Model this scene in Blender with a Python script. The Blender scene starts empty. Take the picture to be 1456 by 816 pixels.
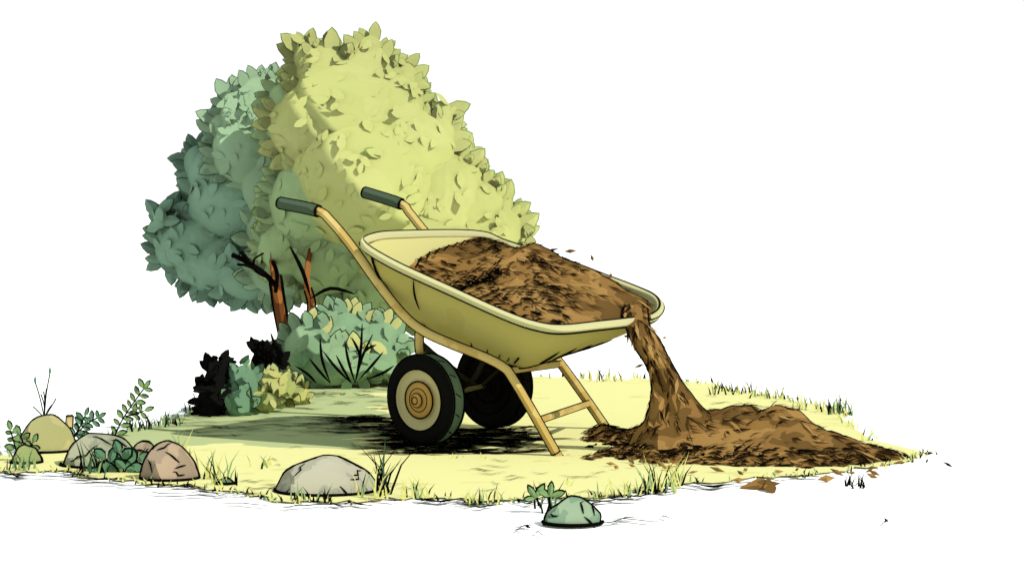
import bpy, math, random
from mathutils import Vector, noise
random.seed(7)
R=random.random
def U(a,b): return a+(b-a)*R()
F=2265.0; H=1.2
# survey helper: bearing / elevation readings + distance -> world metres
def P(a,b,d): return Vector(((a-728)/F*d, d-7.0, H-(b-246)/F*d))
def G(a,b,z=0.0):
    d=(H-z)*F/(b-246); return Vector(((a-728)/F*d, d-7.0, z))
sc=bpy.context.scene
sc.view_settings.view_transform='Standard'; sc.view_settings.look='None'; sc.view_settings.exposure=0
# ---------------- materials
K=1.5
def lin(c):
    o=[]
    for v in c:
        v/=255.0
        o.append(v/12.92 if v<=.04045 else ((v+.055)/1.055)**2.4)
    return o
def alb(c,k=None):
    k=k or K
    return tuple(min(.9,v/k) for v in lin(c))+(1,)
def mat(name,c,c2=None,scale=6,c3=None,toon=True,size=.88,stretch=(1,1,1),cut=(.5,.62),k=None):
    m=bpy.data.materials.new(name); m.use_nodes=True
    nt=m.node_tree; nt.nodes.clear()
    out=nt.nodes.new('ShaderNodeOutputMaterial')
    if toon:
        b=nt.nodes.new('ShaderNodeBsdfToon'); b.component='DIFFUSE'; b.inputs['Size'].default_value=size; b.inputs['Smooth'].default_value=.05
    else:
        b=nt.nodes.new('ShaderNodeBsdfDiffuse')
    nt.links.new(b.outputs[0],out.inputs[0])
    if c2 is None:
        b.inputs['Color'].default_value=alb(c,k)
    else:
        tc=nt.nodes.new('ShaderNodeTexCoord'); mp=nt.nodes.new('ShaderNodeMapping'); mp.inputs['Scale'].default_value=stretch
        n=nt.nodes.new('ShaderNodeTexNoise'); n.inputs['Scale'].default_value=scale; n.inputs['Detail'].default_value=3
        r=nt.nodes.new('ShaderNodeValToRGB'); r.color_ramp.interpolation='CONSTANT'
        e=r.color_ramp.elements; e[0].position=0; e[0].color=alb(c,k); e[1].position=cut[0]; e[1].color=alb(c2,k)
        if c3:
            x=e.new(cut[1]); x.color=alb(c3,k)
        nt.links.new(tc.outputs['Object'],mp.inputs[0]); nt.links.new(mp.outputs[0],n.inputs['Vector'])
        nt.links.new(n.outputs['Fac'],r.inputs[0]); nt.links.new(r.outputs[0],b.inputs['Color'])
    return m
INK=mat('ink_black',(14,12,10),toon=False)
# ---------------- mesh helpers
def mesh(name,v,f,m,smooth=False):
    me=bpy.data.meshes.new(name); me.from_pydata([tuple(p) for p in v],[],f); me.update()
    ms=m if isinstance(m,list) else [m]
    for x in ms: me.materials.append(x)
    if smooth: me.polygons.foreach_set('use_smooth',[True]*len(me.polygons))
    o=bpy.data.objects.new(name,me); sc.collection.objects.link(o); return o
def group(name,parts,loc=None):
    e=bpy.data.objects.new(name,None); sc.collection.objects.link(e); e.empty_display_size=.1
    for p in parts:
        p.parent=e
    return e
def cat(pts,n=6,closed=False):
    pts=[Vector(p) for p in pts]; N=len(pts); out=[]
    rng=range(N) if closed else range(N-1)
    for i in rng:
        if closed: p0,p1,p2,p3=pts[i-1],pts[i],pts[(i+1)%N],pts[(i+2)%N]
        else: p0,p1,p2,p3=pts[max(0,i-1)],pts[i],pts[i+1],pts[min(N-1,i+2)]
        for k in range(n):
            t=k/n
            out.append(.5*((2*p1)+(p2-p0)*t+(2*p0-5*p1+4*p2-p3)*t*t+(3*p1-p0-3*p2+p3)*t**3))
    if not closed: out.append(pts[-1])
    return out
def tubedata(pts,r,V,Fc,n=8,closed=False):
    pts=[Vector(p) for p in pts]; N=len(pts)
    if N<2: return
    rr=r if isinstance(r,(list,tuple)) else [r]*N
    b0=len(V); nrm=None
    for i,p in enumerate(pts):
        if closed: t=(pts[(i+1)%N]-pts[i-1])
        else: t=pts[min(N-1,i+1)]-pts[max(0,i-1)]
        if t.length<1e-9: t=Vector((1,0,0))
        t.normalize()
        if nrm is None:
            a=Vector((0,0,1)) if abs(t.z)<.9 else Vector((1,0,0)); nrm=t.cross(a).normalized()
        nrm=(nrm-t*nrm.dot(t))
        if nrm.length<1e-6: nrm=t.orthogonal()
        nrm.normalize()
        bn=t.cross(nrm)
        for k in range(n):
            a=2*math.pi*k/n; V.append(p+(nrm*math.cos(a)+bn*math.sin(a))*rr[i])
    for i in range(N if closed else N-1):
        j=(i+1)%N
        for k in range(n):
            k2=(k+1)%n; Fc.append((b0+i*n+k,b0+i*n+k2,b0+j*n+k2,b0+j*n+k))
    if not closed:
        Fc.append(tuple(b0+k for k in range(n))[::-1]); Fc.append(tuple(b0+(N-1)*n+k for k in range(n)))
def tube(name,pts,r,m,n=12,closed=False):
    V=[];Fc=[]; tubedata(pts,r,V,Fc,n,closed); return mesh(name,V,Fc,m,True)
def tubes(name,lst,m,n=5):
    V=[];Fc=[]
    for pts,r in lst: tubedata(pts,r,V,Fc,n)
    return mesh(name,V,Fc,m,True)
def taper(pts,r):
    N=len(pts); return [max(.0008,r*math.sin(math.pi*min(.97,max(.04,(i+.3)/N)))) for i in range(N)]
def seams(pts,r,w=.0048):
    o=[]
    for s in (1,-1):
        L=[]
        for i,p in enumerate(pts):
            t=(pts[min(len(pts)-1,i+1)]-pts[max(0,i-1)]).normalized()
            n=t.cross(Vector((0,1,0)))
            if n.length<.05: n=Vector((0,0,1))
            L.append(p+n.normalized()*s*r)
        o.append((L,w))
    return o
def lathe(name,c,ax,prof,m,n=56,smooth=True):
    ax=ax.normalized(); u=ax.orthogonal().normalized(); w=ax.cross(u); V=[];Fc=[]
    for r,h in prof:
        for k in range(n):
            a=2*math.pi*k/n; V.append(c+ax*h+(u*math.cos(a)+w*math.sin(a))*r)
    for i in range(len(prof)-1):
        for k in range(n):
            k2=(k+1)%n; Fc.append((i*n+k,i*n+k2,(i+1)*n+k2,(i+1)*n+k))
    return mesh(name,V,Fc,m,smooth)
def ring(c,ax,r,h,n=48):
    ax=ax.normalized(); u=ax.orthogonal().normalized(); w=ax.cross(u)
    return [c+ax*h+(u*math.cos(2*math.pi*k/n)+w*math.sin(2*math.pi*k/n))*r for k in range(n+1)]
def rv(): 
    while True:
        v=Vector((U(-1,1),U(-1,1),U(-1,1)))
        if .05<v.length<1: return v.normalized()
# leaf: pointed oval with fold
def leaf(V,Fc,MI,base,tip,nrm,L,W,mi,fold=.12):
    t=tip.normalized(); s=t.cross(nrm)
    if s.length<1e-3: s=t.orthogonal()
    s.normalize(); n=s.cross(t).normalized(); b=len(V)
    prof=[(0,.1),(.3,.42),(.62,.46),(.86,.25),(1,0)]
    V.append(base); 
    for a,w in prof[1:4]:
        V.append(base+t*L*a+s*W*w); V.append(base+t*L*a+n*(W*fold)); V.append(base+t*L*a-s*W*w)
    V.append(base+t*L)
    fs=[(b,b+1,b+2),(b,b+2,b+3),(b+1,b+4,b+5,b+2),(b+2,b+5,b+6,b+3),(b+4,b+7,b+8,b+5),(b+5,b+8,b+9,b+6),(b+7,b+10,b+8),(b+8,b+10,b+9)]
    Fc+=fs; MI+= [mi]*len(fs)
def finish(name,V,Fc,MI,mats,smooth=False):
    o=mesh(name,V,Fc,mats,smooth); o.data.polygons.foreach_set('material_index',MI); o.data.update(); return o
def sphere_pts(n):
    g=math.pi*(3-math.sqrt(5)); o=[]
    for i in range(n):
        z=1-2*(i+.5)/n; r=math.sqrt(1-z*z); a=g*i; o.append(Vector((r*math.cos(a),r*math.sin(a),z)))
    return o
def foliage(name,lobes,L,mats,dens=1.0,spike=.5,ink=True,wid=.72,core=.9,light=None,mass=.55,inkrate=.02,keep=1.0,tips=1.0,lth=.62):
    """lobes: centre(Vector), radii(Vector). mats=[core,leaf,outline,(light)]"""
    V=[];Fc=[];MI=[];NV=[]
    tw=sum(l[1].x*l[1].z for l in lobes); CC=sum((l[0]*(l[1].x*l[1].z) for l in lobes),Vector())/tw
    ex=max(abs(l[0].x-CC.x)+l[1].x for l in lobes); ez=max(abs(l[0].z-CC.z)+l[1].z for l in lobes); ey=max(abs(l[0].y-CC.y)+l[1].y for l in lobes)
    def cn(p,nn):
        g=Vector(((p.x-CC.x)/ex,(p.y-CC.y)/ey*.9,(p.z-CC.z)/ez))
        if g.length>1e-4: g=g.normalized()
        return (g*mass+nn*(1-mass)).normalized()
    for ci,(c,r,mi) in enumerate(lobes):
        # core
        nu,nv=28,18; b=len(V)
        for j in range(nv+1):
            th=math.pi*j/nv
            for i in range(nu):
                ph=2*math.pi*i/nu; d=Vector((math.sin(th)*math.cos(ph),math.sin(th)*math.sin(ph),math.cos(th)))
                k=core*(1+.06*noise.noise(d*2.5+c*3)+.03*noise.noise(d*6+c*5)); V.append(Vector((c.x+d.x*r.x*k,c.y+d.y*r.y*k,c.z+d.z*r.z*k))); NV.append(cn(V[-1],d))
        for j in range(nv):
            for i in range(nu):
                i2=(i+1)%nu; Fc.append((b+j*nu+i,b+(j+1)*nu+i,b+(j+1)*nu+i2,b+j*nu+i2)); MI.append(mi)
        area=4*math.pi*((r.x*r.y+r.x*r.z+r.y*r.z)/3); n=int(dens*area/(L*L*wid)*1.9)
        for d in sphere_pts(max(n,20)):
            d=(d+rv()*.12).normalized()
            p=Vector((c.x+d.x*r.x*.95,c.y+d.y*r.y*.95,c.z+d.z*r.z*.95))
            nn=Vector((d.x/r.x,d.y/r.y,d.z/r.z)).normalized()
            inside=False
            for cj,(c2,r2,_) in enumerate(lobes):
                if cj!=ci:
                    q=p-c2
                    if (q.x/r2.x)**2+(q.y/r2.y)**2+(q.z/r2.z)**2<.8: inside=True;break
            if inside: continue
            l=L*U(.7,1.25)
            m1=mi; s0=len(V)
            if light is not None and nn.dot(Vector((.5,-.2,.8)))+U(-.3,.3)>lth: m1=light  # leaves facing the sun get the lighter material, lit side put into colour
            if abs(nn.y)<.42 and R()<spike:
                l*=U(.9,1.3)*tips
                tip=(nn+rv()*.45+Vector((0,0,.25))).normalized(); pn=Vector((U(.0,.45),-1,U(.05,.4))); p=p-tip*l*.38
                leaf(V,Fc,MI,p,tip,pn,l,l*wid,m1)
                if ink: leaf(V,Fc,MI,p+Vector((0,.012,0))-tip*l*.02,tip,pn,l*1.07,l*wid*1.13,2)
            elif R()<keep:
                t=(rv()+Vector((.1,0,.5))); t=t-nn*t.dot(nn)
                if t.length<.05: continue
                tip=(t.normalized()+nn*.04).normalized()
                leaf(V,Fc,MI,p+nn*U(-.012,.004),tip,nn,l,l*wid,m1,.03)
                if ink and R()<inkrate: leaf(V,Fc,MI,p-nn*.012,tip,nn,l*1.1,l*wid*1.15,2,.05)
            nb=cn(p,nn); NV+=[nb]*(len(V)-s0)
    o=finish(name,V,Fc,MI,mats,True)
    o.data.normals_split_custom_set_from_vertices([tuple(v) for v in NV])
    return o
def lobe(a,b,ra,rb,d,mi=1,dep=.85):
    k=d/F; return (P(a,b,d),Vector((ra*k,dep*min(ra,rb)*k,rb*k)),mi)
def flakes(name,samples,n,L,W,m,along=None):
    V=[];Fc=[]
    for _ in range(n):
        p,nn=random.choice(samples); t=rv()
        if along is not None: t=(along*U(.8,1.4)+t*.55)
        t=t-nn*t.dot(nn)
        if t.length<.05: continue
        t.normalize(); s=t.cross(nn).normalized(); l=L*U(.4,1.3); w=W*U(.5,1.3); b=len(V)
        t2=(t+nn*U(0,.35)).normalized(); q=p+nn*.005
        V+= [q-t2*l*.4, q+s*w*.5+nn*.004, q+t2*l*.6+nn*.003, q-s*w*.5+nn*.002]; Fc.append((b,b+1,b+2,b+3))
    return mesh(name,V,Fc,m)
def proj(p): d=p.y+7; return (p.x/d,(p.z-H)/d)
def ridge(verts,a0,a1,steps=60):
    out=[];last=None
    pr=[proj(v) for v in verts]
    for i in range(steps+1):
        a=math.radians(a0+(a1-a0)*i/steps); ca,sa=math.cos(a),math.sin(a)
        j=max(range(len(verts)),key=lambda k:pr[k][0]*ca+pr[k][1]*sa)
        if j!=last: out.append(verts[j].copy()); last=j
    return out
def profile(verts,bins,top=True,lo=None,hi=None):
    pr=[proj(v) for v in verts]; xs=[p[0] for p in pr]; lo=min(xs) if lo is None else lo; hi=max(xs) if hi is None else hi
    best={}
    for v,(x,y) in zip(verts,pr):
        if x<lo or x>hi: continue
        k=int((x-lo)/(hi-lo+1e-9)*bins)
        if k not in best or (y>best[k][0])==top: best[k]=(y,v)
    return [best[k][1].copy() for k in sorted(best)]

# ---------------- ground + lawn
ground_m=mat('white_ground',(255,255,255),toon=False); ground_m.node_tree.nodes['Diffuse BSDF'].inputs['Color'].default_value=(.93,.93,.93,1)
# ground shaped to drop away behind the lawn, so tree shadows fall out of view
drop_line=[(-300,7.2),(-3,7.2),(-1.95,7.45),(-1.8,7.6),(-1.72,7.9),(-1.68,9.0),(-1.62,10.2),(-1.5,10.7),(-.5,10.9),(.5,10.4),(1.6,9.9),(3,9.5),(300,9.5)]
def cr_(x):
    for (a,u),(b,v) in zip(drop_line,drop_line[1:]):
        if x<=b: return u+(v-u)*(x-a)/(b-a)
    return 9.5
def gz(x,y):
    q=y+7-cr_(x)-.06
    if q<=0: return 0.0
    return -min(9.0,.33*q*min(1,q/.15))
gx=sorted(set([-300,-120,-60,-30,-15,-10,-7,-5,-4,-3.5]+[-3+.06*i for i in range(117)]+[4.5,5,6,8,12,25,60,120,300]))
gy=sorted(set([-60,-20,-10,-4,-1.5]+[-.5+.08*i for i in range(70)]+[5.4,6,7,8,10,13,17,22,28,34,40,60,100,200,500]))
Vg=[Vector((x,y,gz(x,y))) for y in gy for x in gx]; nxg=len(gx)
mesh('ground',Vg,[(j*nxg+i,j*nxg+i+1,(j+1)*nxg+i+1,(j+1)*nxg+i) for j in range(len(gy)-1) for i in range(nxg-1)],ground_m)
front=[(-60,674),(20,673),(80,672),(140,681),(220,690),(300,697),(380,710),(480,714),(600,711),(700,713),(800,710),(870,708),(925,700),(965,690),(1100,681),(1190,673),(1290,657),(1325,648)]
back=[(1240,628),(1205,600),(1200,585),(1130,572),(1060,560),(1000,548),(900,541),(850,542),(760,535),(690,534),(640,533),(600,518),(500,508),(400,506),(340,525),(290,565),(245,600),(180,613),(100,640),(0,652),(-60,655)]
def jag(pts,amp,n=10):
    c=cat([G(a,b) for a,b in pts],n); o=[]
    for i,p in enumerate(c):
        k=amp*(p.y+7)/7; o.append(p+Vector((U(-k,k)*.6,noise.noise(p*9)*k*2+U(-k,k),0)))
    return o
fr=jag(front,.035); bk=jag(back,.035)
poly=fr+bk
grass_m=bpy.data.materials.new('lawn_grass'); grass_m.use_nodes=True
nt=grass_m.node_tree; nt.nodes.clear(); N=nt.nodes.new; Lk=nt.links.new
out=N('ShaderNodeOutputMaterial'); bs=N('ShaderNodeBsdfDiffuse'); Lk(bs.outputs[0],out.inputs[0])
tc=N('ShaderNodeTexCoord'); sx=N('ShaderNodeSeparateXYZ'); Lk(tc.outputs['Object'],sx.inputs[0])
mp=N('ShaderNodeMapping'); mp.inputs['Scale'].default_value=(1.2,3.2,1); Lk(tc.outputs['Object'],mp.inputs[0])
nz=N('ShaderNodeTexNoise'); nz.inputs['Scale'].default_value=1.6; nz.inputs['Detail'].default_value=3; Lk(mp.outputs[0],nz.inputs['Vector'])
def M(op,a,b=None,c=None):
    n=N('ShaderNodeMath'); n.operation=op
    for i,v in enumerate((a,b,c)):
        if v is None: continue
        if isinstance(v,(int,float)): n.inputs[i].default_value=v
        else: Lk(v,n.inputs[i])
    return n.outputs[0]
# shade painted as darker sage on the left lawn, lighter straw grass elsewhere
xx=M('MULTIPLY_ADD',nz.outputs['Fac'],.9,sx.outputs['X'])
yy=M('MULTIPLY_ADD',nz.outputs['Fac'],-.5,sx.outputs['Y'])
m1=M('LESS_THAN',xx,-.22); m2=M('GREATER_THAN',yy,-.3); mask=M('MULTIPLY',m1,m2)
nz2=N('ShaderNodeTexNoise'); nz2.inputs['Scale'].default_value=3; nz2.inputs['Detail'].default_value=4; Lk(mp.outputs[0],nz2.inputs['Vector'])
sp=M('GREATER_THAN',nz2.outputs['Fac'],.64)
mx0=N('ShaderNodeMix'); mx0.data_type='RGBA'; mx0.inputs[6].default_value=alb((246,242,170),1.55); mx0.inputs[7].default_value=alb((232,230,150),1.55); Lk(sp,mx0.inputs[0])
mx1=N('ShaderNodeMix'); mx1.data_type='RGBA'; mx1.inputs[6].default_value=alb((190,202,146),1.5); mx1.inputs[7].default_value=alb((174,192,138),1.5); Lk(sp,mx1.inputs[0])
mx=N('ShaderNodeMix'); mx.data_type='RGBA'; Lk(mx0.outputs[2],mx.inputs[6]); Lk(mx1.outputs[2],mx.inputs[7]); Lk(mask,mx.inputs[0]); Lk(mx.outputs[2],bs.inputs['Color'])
import bmesh
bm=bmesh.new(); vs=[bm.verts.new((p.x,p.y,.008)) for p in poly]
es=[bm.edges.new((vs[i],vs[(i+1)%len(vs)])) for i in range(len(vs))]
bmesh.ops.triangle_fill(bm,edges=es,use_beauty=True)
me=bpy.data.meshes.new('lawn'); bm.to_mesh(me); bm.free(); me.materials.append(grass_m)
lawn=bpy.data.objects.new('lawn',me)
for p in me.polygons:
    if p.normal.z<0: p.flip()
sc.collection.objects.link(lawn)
# ---------------- grass blades
YG=mat('grass_yellow',(224,224,134)); GR=mat('grass_green',(150,178,116)); DG=mat('grass_dark',(70,102,76))
V=[];Fc=[];MI=[]
def blade(p,h,lean,w,mi):
    b=len(V); s=Vector((w,0,0)); l=Vector((lean*h,U(-.2,.2)*h,0))
    V.extend([p-s*.5,p+s*.5,p+s*.32+l*.35+Vector((0,0,h*.55)),p-s*.32+l*.35+Vector((0,0,h*.55)),p+l+Vector((0,0,h))])
    Fc.extend([(b,b+1,b+2,b+3),(b+3,b+2,b+4)]); MI.extend([mi,mi])
def tuft(a,b,n,h,spread=14,ms=(0,0,1,3),w=.008):
    for _ in range(n):
        p=G(a+U(-spread,spread),b+U(-3,3),.004); ln=U(-.6,.6); hh=h*U(.45,1.1); m=random.choice(ms)
        blade(p,hh,ln,w*U(.7,1.3),m)
def along(pts,n,h,ms,w=.008,jit=.03):
    for _ in range(n):
        p=random.choice(pts)+Vector((U(-.03,.03),U(-jit,jit),.004))
        if -2.5<p.x<2.2: blade(p,h*U(.3,1.1),U(-.7,.7),w*U(.6,1.3),random.choice(ms))
along(fr,320,.032,(0,0,1,3,3),.008,.03)
along(bk[:100],200,.045,(0,0,0,1,3),.012)
along(bk[150:],160,.05,(1,1,2,3))
for t in [(543,705,16,.2,12,(3,3,2,1),.009),(530,708,10,.12,20),(772,722,12,.1,16,(1,2,3)),(940,700,22,.14,22),(880,706,14,.08,30),(1195,588,26,.1,18,(1,2,3)),(1150,585,16,.07,30),(860,541,26,.08,25,(0,0,3)),(1040,560,26,.08,30,(0,3)),(1090,566,20,.08,25,(0,3,1)),(690,716,22,.07,30,(0,1,3)),(590,708,16,.08,20),(440,712,16,.07,30,(1,3)),(320,692,14,.09,20),(130,672,22,.14,22,(1,2,3)),(250,660,12,.14,20),(30,668,18,.1,24,(1,2,3)),(200,612,16,.08,20,(1,2,3)),(240,606,18,.08,20,(1,2,3)),(1215,692,12,.06,18,(3,)),(960,692,14,.13,10),(300,680,16,.12,25,(0,1,3)),(375,665,8,.06,20),(640,655,6,.03,60),(860,690,8,.04,60)]:
    tuft(*t)
finish('grass_tufts',V,Fc,MI,[YG,GR,DG,INK])
# ink strokes on the lawn + along its edge, and hatched barrow shadow
def strokes(name,lst,m,z=.013):
    V=[];Fc=[]
    for a,b,l,w in lst:
        p=G(a,b,z); n=6; L=[]
        c=[p+Vector((l*(i/n-.5),U(-.01,.01)+.02*math.sin(a+i),0)) for i in range(n+1)]
        bb=len(V)
        for i,q in enumerate(c):
            ww=w*math.sin(math.pi*min(.98,max(.03,i/n)))*U(.7,1.2)
            V.extend([q+Vector((0,ww,0)),q-Vector((0,ww,0))])
        for i in range(n): Fc.append((bb+2*i+1,bb+2*i+3,bb+2*i+2,bb+2*i))
    return mesh(name,V,Fc,m)
S=[]
for i in range(90): 
    i0=random.choice(fr[:175]); 
    d=i0.y+7; a=i0.x/d*F+728; b=246+H*F/d
    if a>0: S.append((a,b+U(-3,3),U(.05,.22),U(.006,.014)))
for i in range(60): S.append((U(240,520),U(585,615)+U(-8,8),U(.04,.35),U(.003,.008)))
for i in range(40): S.append((U(300,560),U(548,580),U(.05,.3),U(.004,.01)))
for i in range(50): S.append((U(300,900),U(600,700),U(.03,.14),U(.003,.006)))
for i in range(190): S.append((U(540,765),U(606,644),U(.08,.4),U(.008,.018)))  # dense hatching that darkens the shadow under the barrow
for i in range(60): S.append((U(490,620),U(590,614),U(.08,.4),U(.008,.016)))  # same shadow hatching, left of the near wheel
for i in range(30): S.append((U(1000,1200),U(560,600),U(.03,.14),U(.003,.008)))
for a,b,l in [(150,687,.22),(70,676,.5),(280,704,.3),(240,700,.2),(345,716,.25),(450,718,.4),(890,737,.12),(905,739,.2),(870,741,.12),(740,752,.05),(766,757,.04),(1260,740,.04),(948,735,.05),(745,748,.08),(1215,688,.06)]: S.append((a,b,l,.008))
strokes('lawn_ink_and_shadow_hatch',[s for s in S if s[0]<990 or s[1]<600 or s[1]>672],INK)

# ---------------- trees
bark=mat('bark_brown',(176,112,62),(120,72,40),9,stretch=(1,1,.3)); 
tA=[mat('leaf_shade_core',(196,208,108)),mat('leaf_light',(216,220,142),(212,217,137),2.5),mat('leaf_rim',(148,172,96)),mat('leaf_shade_tone',(184,212,152))]  # last slot paints the shaded look of the left and lower lobes
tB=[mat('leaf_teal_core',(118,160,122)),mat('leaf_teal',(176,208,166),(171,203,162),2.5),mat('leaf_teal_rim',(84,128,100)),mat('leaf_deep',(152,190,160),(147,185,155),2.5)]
dA=10.15
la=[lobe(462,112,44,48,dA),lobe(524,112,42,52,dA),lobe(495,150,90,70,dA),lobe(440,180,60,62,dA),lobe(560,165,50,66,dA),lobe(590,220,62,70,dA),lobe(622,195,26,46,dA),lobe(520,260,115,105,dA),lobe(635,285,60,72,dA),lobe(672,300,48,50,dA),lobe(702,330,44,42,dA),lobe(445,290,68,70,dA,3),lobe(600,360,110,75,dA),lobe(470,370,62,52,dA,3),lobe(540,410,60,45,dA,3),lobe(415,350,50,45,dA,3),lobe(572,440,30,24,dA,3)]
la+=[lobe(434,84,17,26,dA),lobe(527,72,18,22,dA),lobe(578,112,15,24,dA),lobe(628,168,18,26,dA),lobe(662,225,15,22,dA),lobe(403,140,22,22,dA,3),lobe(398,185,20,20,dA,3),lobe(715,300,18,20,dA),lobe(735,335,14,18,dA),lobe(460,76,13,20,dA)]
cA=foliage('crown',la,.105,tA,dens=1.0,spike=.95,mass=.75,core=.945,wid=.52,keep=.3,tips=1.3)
trA=[P(440,508,10.1),P(440,470,9.95),P(443,430,9.8),P(436,395,9.85),P(450,330,10.1),P(500,250,10.2)]
bA=[tube('trunk',cat(trA,5),[.026-.0005*i for i in range(26)],bark,10),
 tubes('limbs',[(cat([P(442,425,9.75),P(430,385,9.6),P(412,350,9.55)],4),taper(range(9),.014)),(cat([P(441,425,9.7),P(470,410,9.6),P(505,418,9.5)],4),taper(range(9),.012))],INK,6)]
o=seams(cat(trA,5)[:14],.023,.007); bA.append(tubes('bark_ridges',o,INK))
group('leafy_tree',[cA]+bA)
dB=10.6
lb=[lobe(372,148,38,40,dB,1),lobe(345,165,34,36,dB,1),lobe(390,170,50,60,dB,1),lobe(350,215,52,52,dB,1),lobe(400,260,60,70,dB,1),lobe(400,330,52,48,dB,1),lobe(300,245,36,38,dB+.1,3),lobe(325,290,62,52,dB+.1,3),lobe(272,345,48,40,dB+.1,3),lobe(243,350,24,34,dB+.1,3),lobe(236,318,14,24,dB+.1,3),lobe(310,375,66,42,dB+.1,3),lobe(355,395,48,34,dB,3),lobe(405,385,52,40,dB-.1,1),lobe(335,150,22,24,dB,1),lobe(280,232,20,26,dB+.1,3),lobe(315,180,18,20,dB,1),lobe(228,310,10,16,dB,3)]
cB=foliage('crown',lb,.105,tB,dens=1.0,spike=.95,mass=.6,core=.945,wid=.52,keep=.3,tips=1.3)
trB=[P(412,512,9.9),P(406,480,9.9),P(398,440,9.85),P(392,400,9.8),P(388,375,10.0),P(384,355,10.5)]
pb=cat(trB,5)
bB=[tube('trunk',pb,[.044-.0011*i for i in range(len(pb))],bark,10),tubes('bark_ridges',seams(pb[:17],.037,.009),INK),
 tubes('limbs',[(cat([P(394,408,9.75),P(375,388,9.7),P(350,372,9.65),P(330,362,9.65)],4),.016),(cat([P(385,395,9.7),P(365,385,9.65),P(343,358,9.62)],4),.013),(cat([P(375,388,9.7),P(352,378,9.6),P(338,376,9.6)],4),.009),(cat([P(392,415,9.75),P(394,390,9.7),P(388,372,9.6)],4),.013),(cat([P(360,380,9.65),P(362,368,9.6),P(375,360,9.6)],3),.007)],INK,6)]
group('leafy_tree',[cB]+bB)
# ---------------- shrubs
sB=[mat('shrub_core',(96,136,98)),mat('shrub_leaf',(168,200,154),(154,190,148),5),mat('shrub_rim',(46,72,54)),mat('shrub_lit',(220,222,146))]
d=9.0
ls=[lobe(440,500,42,46,8.9),lobe(490,480,52,42,d),lobe(535,490,40,40,d),lobe(475,520,66,32,8.85),lobe(540,515,36,26,8.9),lobe(562,500,18,36,d)]
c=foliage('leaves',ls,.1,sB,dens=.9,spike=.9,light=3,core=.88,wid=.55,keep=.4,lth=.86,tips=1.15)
tw=[]
for a,b,a2,b2 in [(505,545,490,485),(505,545,530,475),(500,545,460,500),(505,545,515,460),(510,540,545,500),(470,545,440,510),(470,545,455,480),(520,540,560,520),(500,545,478,505),(450,545,420,520),(512,510,500,480),(520,500,535,490)]:
    tw.append((cat([P(a,b,8.62),P((a+a2)/2+U(-5,5),(b+b2)/2,8.5),P(a2,b2,8.52)],5),taper(range(11),.008)))
c2=tubes('twigs',tw,INK)
group('garden_shrub',[c,c2])
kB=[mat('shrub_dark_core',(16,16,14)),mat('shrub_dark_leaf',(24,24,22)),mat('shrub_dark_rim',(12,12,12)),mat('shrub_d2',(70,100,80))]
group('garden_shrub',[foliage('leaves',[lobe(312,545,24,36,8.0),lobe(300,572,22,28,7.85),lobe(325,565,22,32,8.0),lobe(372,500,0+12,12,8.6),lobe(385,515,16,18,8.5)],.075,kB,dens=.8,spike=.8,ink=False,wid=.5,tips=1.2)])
group('garden_shrub',[foliage('leaves',[lobe(346,548,22,32,7.95),lobe(340,575,20,22,7.85)],.08,[sB[0],mat('shrub_teal',(128,168,132)),sB[2],sB[3]],dens=.8,spike=.8,wid=.5,keep=.5)])
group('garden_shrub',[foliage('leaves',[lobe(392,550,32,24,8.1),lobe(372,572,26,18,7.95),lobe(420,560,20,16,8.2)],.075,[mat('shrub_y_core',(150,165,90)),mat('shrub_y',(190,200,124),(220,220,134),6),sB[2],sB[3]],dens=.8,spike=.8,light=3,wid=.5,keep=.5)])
tw=[]
for i in range(22):
    a=U(365,405);b=U(500,525); tw.append((cat([P(a,b,8.45),P(a+U(-10,4),b-U(6,14),8.4),P(a+U(-18,8),b-U(12,28),8.4)],3),taper(range(7),.009)))
group('bare_twigs',[tubes('twigs',tw,INK)])

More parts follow.
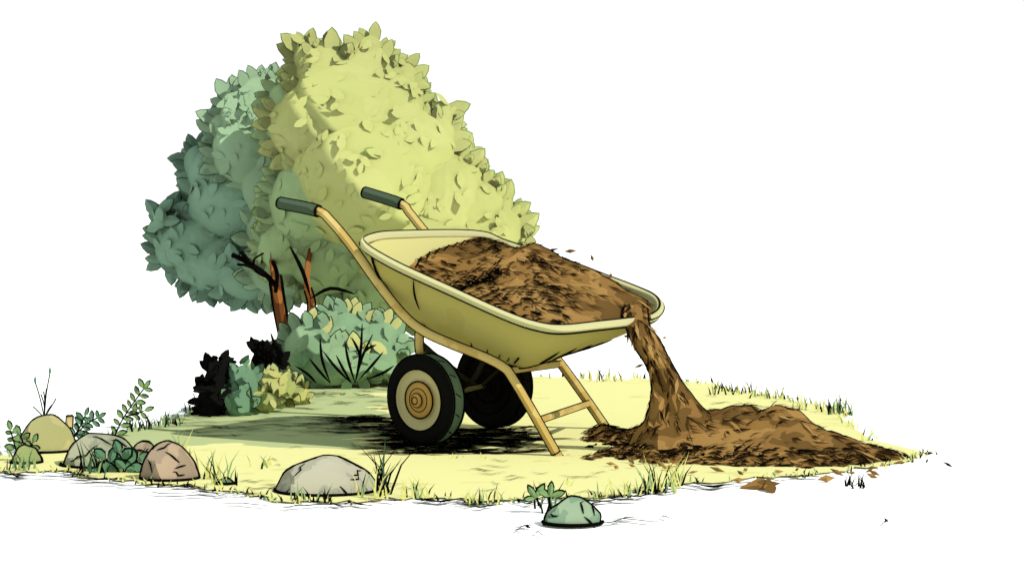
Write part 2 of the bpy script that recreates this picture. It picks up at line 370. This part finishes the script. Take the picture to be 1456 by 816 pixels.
# ---------------- rocks
def rock(name,a,b,ra,rb,c,c2,seed,d=None,cracks=True,sq=.6,flat=True):
    base=G(a,b); d=base.y+7; k=d/F
    rx=ra*k; rz=rb*k; ry=rx*sq; cen=base+Vector((0,ry*.7,rz*.0))
    import bmesh
    bm=bmesh.new(); bmesh.ops.create_icosphere(bm,subdivisions=4,radius=1)
    rnd=random.Random(seed)
    planes=[(Vector((rnd.uniform(-1,1),rnd.uniform(-1,.4),rnd.uniform(-.1,1))).normalized(),rnd.uniform(.78,.93)) for _ in range(12)]
    for v in bm.verts:
        p=v.co.copy()
        if flat:
            for n,h in planes:
                q=p.dot(n)
                if q>h: p-=n*(q-h)*.85
        p*=1+.05*noise.noise(p*2+Vector((seed,0,0)))
        v.co=Vector((cen.x+p.x*rx,cen.y+p.y*ry,cen.z+max(-.05,p.z)*rz))
    me=bpy.data.meshes.new('stone'); bm.to_mesh(me); vs=[v.co.copy() for v in bm.verts]; nn=[(v.co.copy(),v.normal.copy()) for v in bm.verts]; bm.free()
    m=mat(name+'_stone',c,c2,7); me.materials.append(m)
    me.polygons.foreach_set('use_smooth',[not flat]*len(me.polygons))
    o=bpy.data.objects.new('stone',me); sc.collection.objects.link(o)
    L=[(ridge(vs,-8,188),.006)]
    # base contact line
    base=[Vector((cen.x+rx*1.0*math.cos(t),cen.y+ry*1.02*math.sin(t),.012)) for t in [math.pi+math.pi*i/20 for i in range(21)]]
    L.append((base,.007))
    if cracks:
        fr_=[q for q in nn if q[1].y<-.2 and q[0].z>rz*.15]
        for _ in range(5):
            p,n=rnd.choice(fr_); pts=[p+n*.002]
            cur=p; dr=Vector((rnd.uniform(-1,1),0,rnd.uniform(-1,.6))).normalized()*rx*.12
            for s in range(4):
                tgt=cur+dr+Vector((rnd.uniform(-1,1),0,rnd.uniform(-1,1)))*rx*.03
                q=min(nn,key=lambda z:(z[0]-tgt).length); cur=q[0]; pts.append(cur+q[1]*.001)
            L.append((pts,taper(pts,.004)))
    group(name,[o,tubes('crack_lines',L,INK)])
rock('garden_rock',460,706,74,52,(206,202,178),(186,184,162),3)
rock('garden_rock',238,686,42,56,(202,178,150),(178,158,134),5)
rock('garden_rock',205,668,26,40,(194,174,148),(170,154,130),15)
rock('garden_rock',135,667,55,52,(188,190,160),(168,172,146),8)
rock('garden_rock',62,646,40,53,(208,200,142),(190,188,130),11,flat=False,cracks=False)
rock('mossy_rock',815,750,43,40,(164,188,154),(138,168,138),21)
rock('garden_rock',320,692,12,12,(120,150,110),(120,150,110),22,cracks=False)
rock('garden_rock',35,662,22,30,(170,182,120),(150,166,110),27,cracks=False)
st=mat('stump_wood',(214,190,130))
cs=G(98,612); group('tree_stump',[tube('stump',[cs,cs+Vector((.004,0,.07))],[.016,.014],st,10),tubes('edge',seams([cs,cs+Vector((.004,0,.07))],.016,.004)+[(ring(cs+Vector((.004,0,.07)),Vector((0,0,1)),.014,0,16),.003)],INK)])

# ---------------- small plants
pg=[mat('plant_leaf',(134,168,108)),mat('plant_leaf2',(104,148,112)),mat('plant_rim',(20,34,24))]
def plant(name,stems,L,gap=.035,w=.4,mi=0):
    V=[];Fc=[];MI=[];T=[]
    for st in stems:
        pts=cat(st,6); T.append((pts,.0035)); acc=0
        for i in range(1,len(pts)):
            acc+=(pts[i]-pts[i-1]).length
            if acc>gap:
                acc=0; t=(pts[i]-pts[i-1]).normalized()
                for s in (1,-1):
                    sd=t.cross(Vector((0,1,0)))*s
                    tip=(t*.5+sd+Vector((0,U(-.4,.4),0))).normalized(); pn=Vector((U(-.3,.3),-1,.3)); l=L*U(.75,1.15)
                    leaf(V,Fc,MI,pts[i],tip,pn,l,l*w,mi); leaf(V,Fc,MI,pts[i]+Vector((0,.008,0)),tip,pn,l*1.15,l*w*1.5,2)
        t=(pts[-1]-pts[-2]).normalized(); leaf(V,Fc,MI,pts[-1],t,Vector((0,-1,.2)),L,L*w,mi); leaf(V,Fc,MI,pts[-1]+Vector((0,.008,0)),t,Vector((0,-1,.2)),L*1.15,L*w*1.4,2)
    group(name,[finish('leaves',V,Fc,MI,pg),tubes('stems',T,INK)])
d=7.3
plant('leafy_sprig',[[P(160,628,7.2),P(172,600,7.2),P(188,575,7.2),P(204,553,7.2)],[P(178,592,7.2),P(192,588,7.2),P(204,584,7.2)]],.045,.03,.4,0)
plant('fern_plant',[[P(105,622,7.1),P(120,605,7.1),P(138,594,7.1)],[P(100,625,7.1),P(112,610,7.1),P(120,592,7.1)]],.04,.022,.4,1)
d=6.35
plant('leafy_weed',[[P(175,680,d),P(165,665,d),P(150,652,d)],[P(175,680,d),P(180,665,d),P(195,655,d)],[P(175,680,d),P(175,662,d),P(170,645,d)],[P(172,682,d),P(160,678,d),P(148,674,d)]],.055,.035,.6,1)
plant('leafy_weed',[[P(25,650,6.6),P(20,630,6.6),P(15,612,6.6)],[P(25,650,6.6),P(32,630,6.6),P(28,618,6.6)],[P(25,652,6.6),P(40,640,6.6),P(46,630,6.6)]],.04,.03,.5,0)
plant('leafy_weed',[[P(772,738,5.62),P(770,722,5.62),P(762,708,5.62)],[P(774,738,5.62),P(780,720,5.62),P(782,706,5.62)]],.05,.08,.4,0)
T=[]
for a,b in [(50,543),(58,560),(62,556),(71,530),(66,552),(47,578),(80,566),(74,575)]:
    T.append((cat([P(63,594,7.0),P((63+a)/2+U(-2,2),(590+b)/2,7.0),P(a,b,7.0)],4),.0028))
V=[];Fc=[];MI=[]
for a,b in [(50,543),(71,530)]:
    leaf(V,Fc,MI,P(a,b+3,7.0),Vector((0,0,1)),Vector((0,-1,0)),.035,.012,1)
group('reed_plant',[tubes('stalks',T,pg[2]),finish('tips',V,Fc,MI,pg)])

# ---------------- wheelbarrow
tray_o=mat('tray_paint',(204,194,112),(198,188,106),1.6); tray_i=mat('tray_inside',(236,230,156)); rim_m=mat('tray_rim',(222,218,162)); gold=mat('frame_paint',(232,206,128),(218,186,108),7); grip=mat('rubber_grip',(84,102,82))
tyre=mat('tyre_black',(26,26,24)); tread=mat('tyre_tread_highlight',(116,142,112)); cream=mat('wheel_cream',(232,222,166)); orange=mat('wheel_orange',(222,178,98)); hubm=mat('hub_brown',(130,88,42))
rim=[(518,348,6.95),(560,375,6.88),(640,412,6.78),(720,448,6.68),(765,463,6.63),(800,467,6.62),(850,462,6.7),(895,457,6.82),(925,452,6.93),(938,440,7.0),(932,425,7.1),(905,412,7.2),(860,395,7.27),(800,372,7.35),(745,355,7.42),(715,345,7.46),(690,335,7.47),(650,332,7.4),(580,333,7.15),(535,336,7.0)]
bot=[(590,455,7.05),(600,468,7.03),(650,490,6.95),(700,510,6.88),(728,520,6.84),(745,523,6.84),(775,515,6.9),(800,506,6.97),(815,500,7.02),(822,494,7.08),(820,488,7.12),(800,480,7.17),(780,472,7.2),(740,460,7.24),(700,450,7.27),(680,443,7.28),(660,438,7.28),(640,436,7.25),(610,440,7.15),(595,447,7.07)]
RM=cat([P(*q) for q in rim],5,True); BT=cat([P(*q) for q in bot],5,True); n=len(RM)
rc=sum(RM,Vector())/n; bc=sum(BT,Vector())/n
def wall(i,k,off=0):
    kk=k; p=RM[i].lerp(BT[i],kk); c=rc.lerp(bc,kk)
    bulge=(1+.07*math.sin(math.pi*kk)); q=c+(p-c)*bulge
    dr=(q-c); dr.z=0
    return q-dr.normalized()*off
def shell(name,off,m,floor_up=0):
    V=[];Fc=[];KR=10
    for j in range(KR+1):
        for i in range(n):
            p=wall(i,j/KR,off); 
            if j==KR: p=p+Vector((0,0,floor_up))
            V.append(p)
    for j in range(KR):
        for i in range(n):
            i2=(i+1)%n; Fc.append((j*n+i,(j+1)*n+i,(j+1)*n+i2,j*n+i2))
    V.append(bc+Vector((0,0,floor_up-.004))); c=len(V)-1
    for i in range(n): Fc.append((KR*n+i,c,KR*n+(i+1)%n))
    return mesh(name,V,Fc,m,True)
parts=[shell('tray_outer',0,tray_o),shell('tray_inner',.012,tray_i,.012)]
RL=[p+Vector((0,0,-.002)) for p in RM]
parts.append(tube('tray_rim',RL,.0185,rim_m,14,True))
L=[]
up=[p+Vector((0,0,.016))+ (p-rc).normalized()*.008 for p in RL]; dn=[]
outw=[]
for p in RL:
    o_=(p-rc); o_.z=0; o_.normalize(); outw.append(o_)
L.append(([p+Vector((0,-.003,.0185)) for p in RL]+[RL[0]+Vector((0,-.003,.0185))],.0045))
L.append(([p+Vector((0,-.003,-.0185))+o_*.003 for p,o_ in zip(RL,outw)]+[RL[0]+Vector((0,-.003,-.0185))+outw[0]*.003],.0055))
# silhouettes at both ends of the rim
L.append(([p+o_*.0175 for p,o_ in zip(RL,outw)][36:56],.005)); L.append(([p+o_*.0175 for p,o_ in zip(RL,outw)][88:]+[RL[0]+outw[0]*.0175],.005))
L.append(([p-o_*.0175+Vector((0,0,.006)) for p,o_ in zip(RL,outw)][3:42],.0035))
# creases, then short tapered ink strokes low on the wall
L.append(([wall(i,1)-Vector((0,0,.0)) for i in range(0,44)],.0055))
L.append(([wall(2,k/12) + Vector((-.004,-.004,0)) for k in range(13)],.0055))
L.append((taper and [wall(7,k/12) + Vector((-.002,-.003,0)) for k in range(1,8)],taper(range(7),.0045)))
L.append(([wall(20,k/12) + Vector((.0,-.003,0)) for k in range(9,12)],.004))
for i in (28,31,34,37,40,43):
    pp=[wall(i,k/16)+Vector((0,-.003,-.002)) for k in range(9,16)]; L.append((pp,taper(pp,.006)))
for i in range(12,20,2):
    pp=[wall(i,k/16)+Vector((0,-.003,-.001)) for k in range(13,16)]; L.append((pp,taper(pp,.003)))
# frame
hn=cat([P(400,289,7.25),P(452,300,7.15),P(470,314,7.12),P(500,350,7.05),P(545,413,6.95),P(578,452,6.9),P(605,472,6.86),P(640,488,6.8),P(690,508,6.74),P(716,522,6.72),P(728,536,6.72),P(760,590,6.725),P(794,650,6.73)],5)
hf=cat([P(520,274,7.8),P(570,290,7.72),P(582,302,7.7),P(608,334,7.65),P(690,430,7.58),P(740,480,7.45),P(780,502,7.4),P(795,514,7.4),P(830,562,7.42),P(866,614,7.43)],5)
for nm,h_,g0 in (('handle_frame_near',hn,5),('handle_frame_far',hf,5)):
    parts.append(tube(nm,h_,.0185,gold,14)); L+=seams(h_,.018,.0048)
    gd=(h_[g0]-h_[0]).normalized(); gp=[h_[0]-gd*.012,h_[0]]+h_[1:g0]+[h_[g0]]
    parts.append(tube(nm+'_grip',gp,[.022]+[.0255]*(len(gp)-1),grip,14)); L+=seams(gp,.025,.005); 
    L.append((ring(h_[g0],gd,.025,.002,20),.005)); L.append((ring(h_[0]-gd*.012,gd,.022,0,20),.005))
    for k in (-.3,.3): L.append(([p+Vector((0,-.0245,.012*k)) for p in gp[1:]],.0018))
    # feet
    e=h_[-1]; t=(h_[-1]-h_[-3]).normalized(); parts.append(tube(nm+'_foot',[e-t*.02,e+t*.004],.021,gold,12)); L.append((ring(e,t,.02,.004,16),.005)); L.append((ring(e,t,.02,-.022,16),.003))
def bar(nm,a,b,r):
    p=[a,a.lerp(b,.5),b]; parts.append(tube(nm,p,r,gold,10)); L.extend(seams(p,r,.004))
bar('leg_crossbar',P(764,598,6.73),P(838,573,7.42),.0145)
bar('leg_upper_crossbar',P(722,527,6.74),P(798,517,7.4),.014)
ax0=P(605,567,7.0); ax1=P(702,545,7.37); axd=(ax1-ax0); axd.z=0
sm=ax0.lerp(ax1,.42)
s1=[P(597,462,6.98),P(597,500,7.03),P(612,540,7.1),sm]; s1=cat(s1,4); parts.append(tube('wheel_strut',s1,.018,gold,12)); L+=seams(s1,.0175,.0048)
s2=cat([P(690,508,6.76),P(672,540,6.95),sm],4); parts.append(tube('wheel_stay',s2,.011,mat('dark_steel',(40,40,32)),10))
s3=cat([P(740,490,7.4),P(715,520,7.3),ax0.lerp(ax1,.8)],4); parts.append(tube('wheel_stay_far',s3,.009,mat('dark_steel',(60,56,40)),10)); L+=seams(s3,.009,.004)
s4=cat([P(610,470,7.3),P(600,490,7.3),ax0.lerp(ax1,.75)],4); parts.append(tube('wheel_strut_far',s4,.012,mat('dark_steel',(60,56,40)),10)); L+=seams(s4,.012,.004)
parts.append(tube('axle',[ax0,ax1],.012,mat('axle_steel',(150,140,95)),12)); L+=seams([ax0,ax1],.012,.004)
def wheel(nm,c,r,far=False):
    A=axd.normalized(); c=c-A*.05; s=r/.2
    parts.append(lathe(nm+'_tyre',c,A,[(.13*s,.02),(.14*s,.0),(.165*s,-.008),(.186*s,0),(.196*s,.016)],tyre))
    parts.append(lathe(nm+'_tread',c,A,[(.196*s,.016),(.2*s,.03),(.2*s,.07),(.196*s,.084)],tyre if far else tread))  # near tread coloured gray-green as a painted highlight on the black tyre
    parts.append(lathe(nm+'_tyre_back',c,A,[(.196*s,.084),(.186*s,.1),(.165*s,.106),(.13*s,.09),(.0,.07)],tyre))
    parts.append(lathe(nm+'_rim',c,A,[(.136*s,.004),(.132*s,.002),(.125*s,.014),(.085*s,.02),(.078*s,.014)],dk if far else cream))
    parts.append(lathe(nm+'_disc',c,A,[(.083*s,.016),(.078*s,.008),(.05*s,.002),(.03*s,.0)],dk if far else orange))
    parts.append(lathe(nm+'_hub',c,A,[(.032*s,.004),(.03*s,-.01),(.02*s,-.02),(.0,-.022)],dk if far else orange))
    for rr,h,w in [(.2,.018,.004),(.2,.084,.005),(.136,.0,.003),(.082,.006,.0035),(.052,.001,.0018),(.031,-.008,.003),(.016,-.021,.0025)]:
        L.append((ring(c,A,rr*s,h),w))
    for k in range(14):
        q=ring(c,A,.2*s,.03,70); q2=ring(c,A,.2*s,.06,70); j=k*5; L.append(([q[j],q2[j+1]],.0025))
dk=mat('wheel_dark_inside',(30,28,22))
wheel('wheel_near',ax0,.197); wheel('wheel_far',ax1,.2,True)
parts.append(tubes('ink_lines',L,INK))
group('wheelbarrow',parts)

# ---------------- soil
soil=mat('soil',(116,88,48),(150,114,64),4.5,(172,134,78),stretch=(.7,1,1.6),cut=(.45,.54),k=1.35); soil_d=mat('soil_dark_flake',(52,34,18)); soil_l=mat('soil_light_flake',(186,148,90))
def hs(x):
    s=(x+.64)/1.29; ks=[(0,-.17),(.1,-.15),(.2,-.08),(.33,-.02),(.45,.05),(.6,.1),(.75,.105),(.9,.08),(1.05,.03)]
    for (a,u),(b,v) in zip(ks,ks[1:]):
        if s<=b: return u+(v-u)*max(0,(s-a)/(b-a))
    return .02
V=[];Fc=[];RR=22
for j in range(RR+1):
    f=1-j/RR
    for i in range(n):
        h=hs(RM[i].x); k=max(0,-h)/.36+.05
        e=wall(i,min(k,.8),.022); c0=rc.copy()+Vector((.06,0,-.02)); 
        p=c0+(e-c0)*f; hh=hs(p.x)
        bump=(1-f**2.2); 
        zr=e.z*f+(rc.z)*(1-f)
        p.z=p.z+bump*max(hh,-.05)+bump*(.07*noise.noise(p*5)+.02*noise.noise(p*16))
        V.append(p)
for j in range(RR):
    for i in range(n):
        i2=(i+1)%n; Fc.append((j*n+i,j*n+i2,(j+1)*n+i2,(j+1)*n+i))
load=mesh('barrow_load',V,Fc,soil)
def samples(o,cond=None):
    return [(p.center.copy(),p.normal.copy() if p.normal.z>-.3 else -p.normal) for p in o.data.polygons if p.area>1e-6 and (cond is None or cond(p))]
sp_=[load]
sl=samples(load); dirv=Vector((.9,-.3,-.35))
fl=[flakes('chips',sl,120,.06,.009,INK,dirv),flakes('chips_dark',sl,110,.08,.016,soil_d,dirv),flakes('chips_light',sl,60,.07,.02,soil_l,dirv)]
left=[q for q in sl if q[0].x<-.05]; fl.append(flakes('chips_left',left,420,.06,.016,INK,dirv))
edge=[q for q in sl if q[0].y<-.12 and q[0].x<.25]; fl.append(flakes('chips_edge',edge,160,.06,.014,INK,dirv))
rl=profile(V,55,True,proj(P(590,372,7.1))[0],proj(P(925,430,7))[0]); fl.append(tubes('ridge_line',[(rl,.0045)],INK))
# falling stream
st_=[(905,432,6.95,.045),(904,448,6.88,.055),(908,466,6.81,.048),(924,495,6.79,.052),(940,525,6.79,.056),(952,552,6.79,.072),(964,580,6.79,.11),(974,606,6.8,.17),(982,630,6.8,.23)]
cs_=cat([P(a,b,d_) for a,b,d_,_ in st_],6); rs=[]
for i in range(len(cs_)):
    t=i/6; a=int(min(t,len(st_)-2)); u=t-a; rs.append(st_[a][3]*(1-u)+st_[a+1][3]*u)
V=[];Fc=[];m_=26
for i,(c0,r) in enumerate(zip(cs_,rs)):
    for k in range(m_):
        a=2*math.pi*k/m_; q=Vector((math.cos(a),math.sin(a)*.7,0)); rr=r*(1+.35*noise.noise(Vector((q.x*1.6,q.y*1.6,c0.z*5)))+.2*noise.noise(Vector((q.x*5,q.y*5,c0.z*9))))
        V.append(c0+q*rr)
for i in range(len(cs_)-1):
    for k in range(m_):
        k2=(k+1)%m_; Fc.append((i*m_+k,(i+1)*m_+k,(i+1)*m_+k2,i*m_+k2))
Fc.append(tuple(range(m_)))
stream=mesh('falling_soil',V,Fc,soil)
s2_=[(p.center.copy(),p.normal.copy()) for p in stream.data.polygons if p.normal.y<.3]
dv=Vector((.35,0,-1)); fl+=[flakes('chips',s2_,60,.07,.008,INK,dv),flakes('chips_d',s2_,40,.08,.014,soil_d,dv),flakes('chips_l',s2_,25,.08,.016,soil_l,dv)]
le=[];re=[]
for i in range(1,len(cs_)-6):
    row=V[i*m_:(i+1)*m_]; le.append(min(row,key=lambda q:proj(q)[0]).copy()); re.append(max(row,key=lambda q:proj(q)[0]).copy())
fl.append(tubes('edge_lines',[(le,.0055),(re[:-4],.005)],INK))
# pile
B=[(1.17,6.75,.215,.17,.17),(1.36,6.68,.12,.15,.12),(1.5,6.66,.05,.14,.06),(.82,6.88,.18,.26,.2),(.98,6.8,.17,.16,.2),(.52,7.15,.07,.18,.14),(1.0,6.6,.06,.34,.1),(.42,7.3,.05,.1,.08),(.75,6.75,.07,.32,.18)]
nx,ny=130,80; V=[];x0,x1,y0,y1=.2,1.95,6.3,7.65
for j in range(ny+1):
    for i in range(nx+1):
        x=x0+(x1-x0)*i/nx; y=y0+(y1-y0)*j/ny
        z=sum((h*math.exp(-((x-cx)/sx_)**2-((y-cy)/sy_)**2))**2 for cx,cy,h,sx_,sy_ in B)**.5
        v=Vector((x,y,0)); z+= .055*noise.noise(v*5)*min(1,z*12)+.025*noise.noise(v*13)+.006*noise.noise(v*30)-.016
        V.append(Vector((x,y-7,max(z,-.002))))
Fc=[]
for j in range(ny):
    for i in range(nx):
        q=(j*(nx+1)+i,j*(nx+1)+i+1,(j+1)*(nx+1)+i+1,(j+1)*(nx+1)+i)
        if max(V[k].z for k in q)>.009: Fc.append(q)
used=sorted({k for f in Fc for k in f}); mp_={k:i for i,k in enumerate(used)}
V=[V[k] for k in used]; Fc=[tuple(mp_[k] for k in f) for f in Fc]
pile=mesh('pile',V,Fc,soil)
s3_=samples(pile); low=[q for q in s3_ if q[0].z<.06]; dv=Vector((1,-.2,-.2))
fl+=[flakes('chips',s3_,200,.06,.008,INK,dv),flakes('chips_d',s3_,180,.08,.015,soil_d,dv),flakes('chips_l',s3_,90,.08,.018,soil_l,dv),flakes('chips_low',low,700,.06,.015,INK,dv),flakes('chips_low_d',low,300,.06,.016,soil_d,dv)]
tp=profile([v for v in V if v.z>.01],80,True); fl.append(tubes('ridge_line',[(tp,.0045)],INK))
# scattered clods
def clod(V,Fc,p,l,w):
    b=len(V); a=U(0,6.28); t=Vector((math.cos(a),math.sin(a)*.4,U(-.1,.5))).normalized(); s=t.cross(Vector((0,-1,.4))).normalized(); nn=s.cross(t)
    V.extend([p-t*l*.5,p+s*w*.5,p+t*l*.5,p-s*w*.5,p+nn*w*.3,p-nn*w*.3]); 
    for i,j in ((0,1),(1,2),(2,3),(3,0)): Fc.append((b+i,b+j,b+4)); Fc.append((b+j,b+i,b+5))
V=[];Fc=[];V2=[];F2=[]
for a,b,l,w in [(1080,690,.16,.06),(1095,693,.13,.05),(1175,680,.07,.03),(1050,682,.06,.02),(925,655,.1,.03),(940,660,.08,.02),(1240,676,.05,.02)]: clod(V,Fc,G(a,b,.015),l,w)
for _ in range(60): clod(V,Fc,G(U(850,1290),U(640,672),.02),U(.02,.07),U(.01,.02))
for a,b,l,w in [(1320,644,.05,.014),(1348,660,.05,.012),(1318,655,.04,.012),(1260,739,.03,.01),(1290,650,.07,.02),(750,748,.03,.01)]: clod(V2,F2,G(a,b,.008),l,w)
for _ in range(60): clod(V2,F2,G(U(830,1000),U(612,640),.012),U(.02,.08),U(.008,.016))
for a,b,d_,l,w in [(811,357,7.1,.06,.02),(842,367,7.1,.04,.016),(890,478,6.8,.03,.012),(909,520,6.8,.05,.012),(945,480,6.8,.035,.01),(950,508,6.8,.03,.01),(868,392,7,.04,.02),(905,492,6.8,.03,.012)]: clod(V,Fc,P(a,b,d_),l,w)
fl+=[mesh('clods',V,Fc,soil),mesh('dark_clods',V2,F2,INK)]
group('soil_pile',[load,stream,pile]+fl)

# ---------------- light
sun=bpy.data.lights.new('sun','SUN'); sun.energy=5; sun.angle=math.radians(.5); sun.color=(1,.975,.91)
so=bpy.data.objects.new('sun',sun); sc.collection.objects.link(so)
sd=Vector((.74,-.28,.74)).normalized(); so.rotation_euler=sd.to_track_quat('Z','Y').to_euler()
w=bpy.data.worlds.new('World'); sc.world=w; w.use_nodes=True; nt=w.node_tree; bg=nt.nodes['Background']
tc=nt.nodes.new('ShaderNodeTexCoord'); sx=nt.nodes.new('ShaderNodeSeparateXYZ'); cr=nt.nodes.new('ShaderNodeValToRGB')
e=cr.color_ramp.elements; e[0].position=.16; e[0].color=(1,1,1,1); e[1].position=.45; e[1].color=(.52,.6,.6,1)
nt.links.new(tc.outputs['Generated'],sx.inputs[0]); nt.links.new(sx.outputs['Z'],cr.inputs[0]); nt.links.new(cr.outputs[0],bg.inputs['Color']); bg.inputs['Strength'].default_value=1.04
cam=bpy.data.cameras.new('camera'); co=bpy.data.objects.new('camera',cam); sc.collection.objects.link(co)
co.location=(0,-7,H); co.rotation_euler=(math.radians(90),0,0); cam.sensor_width=36; cam.lens=F/1456*36; cam.shift_y=-162/1456; cam.clip_end=2000
sc.camera=co
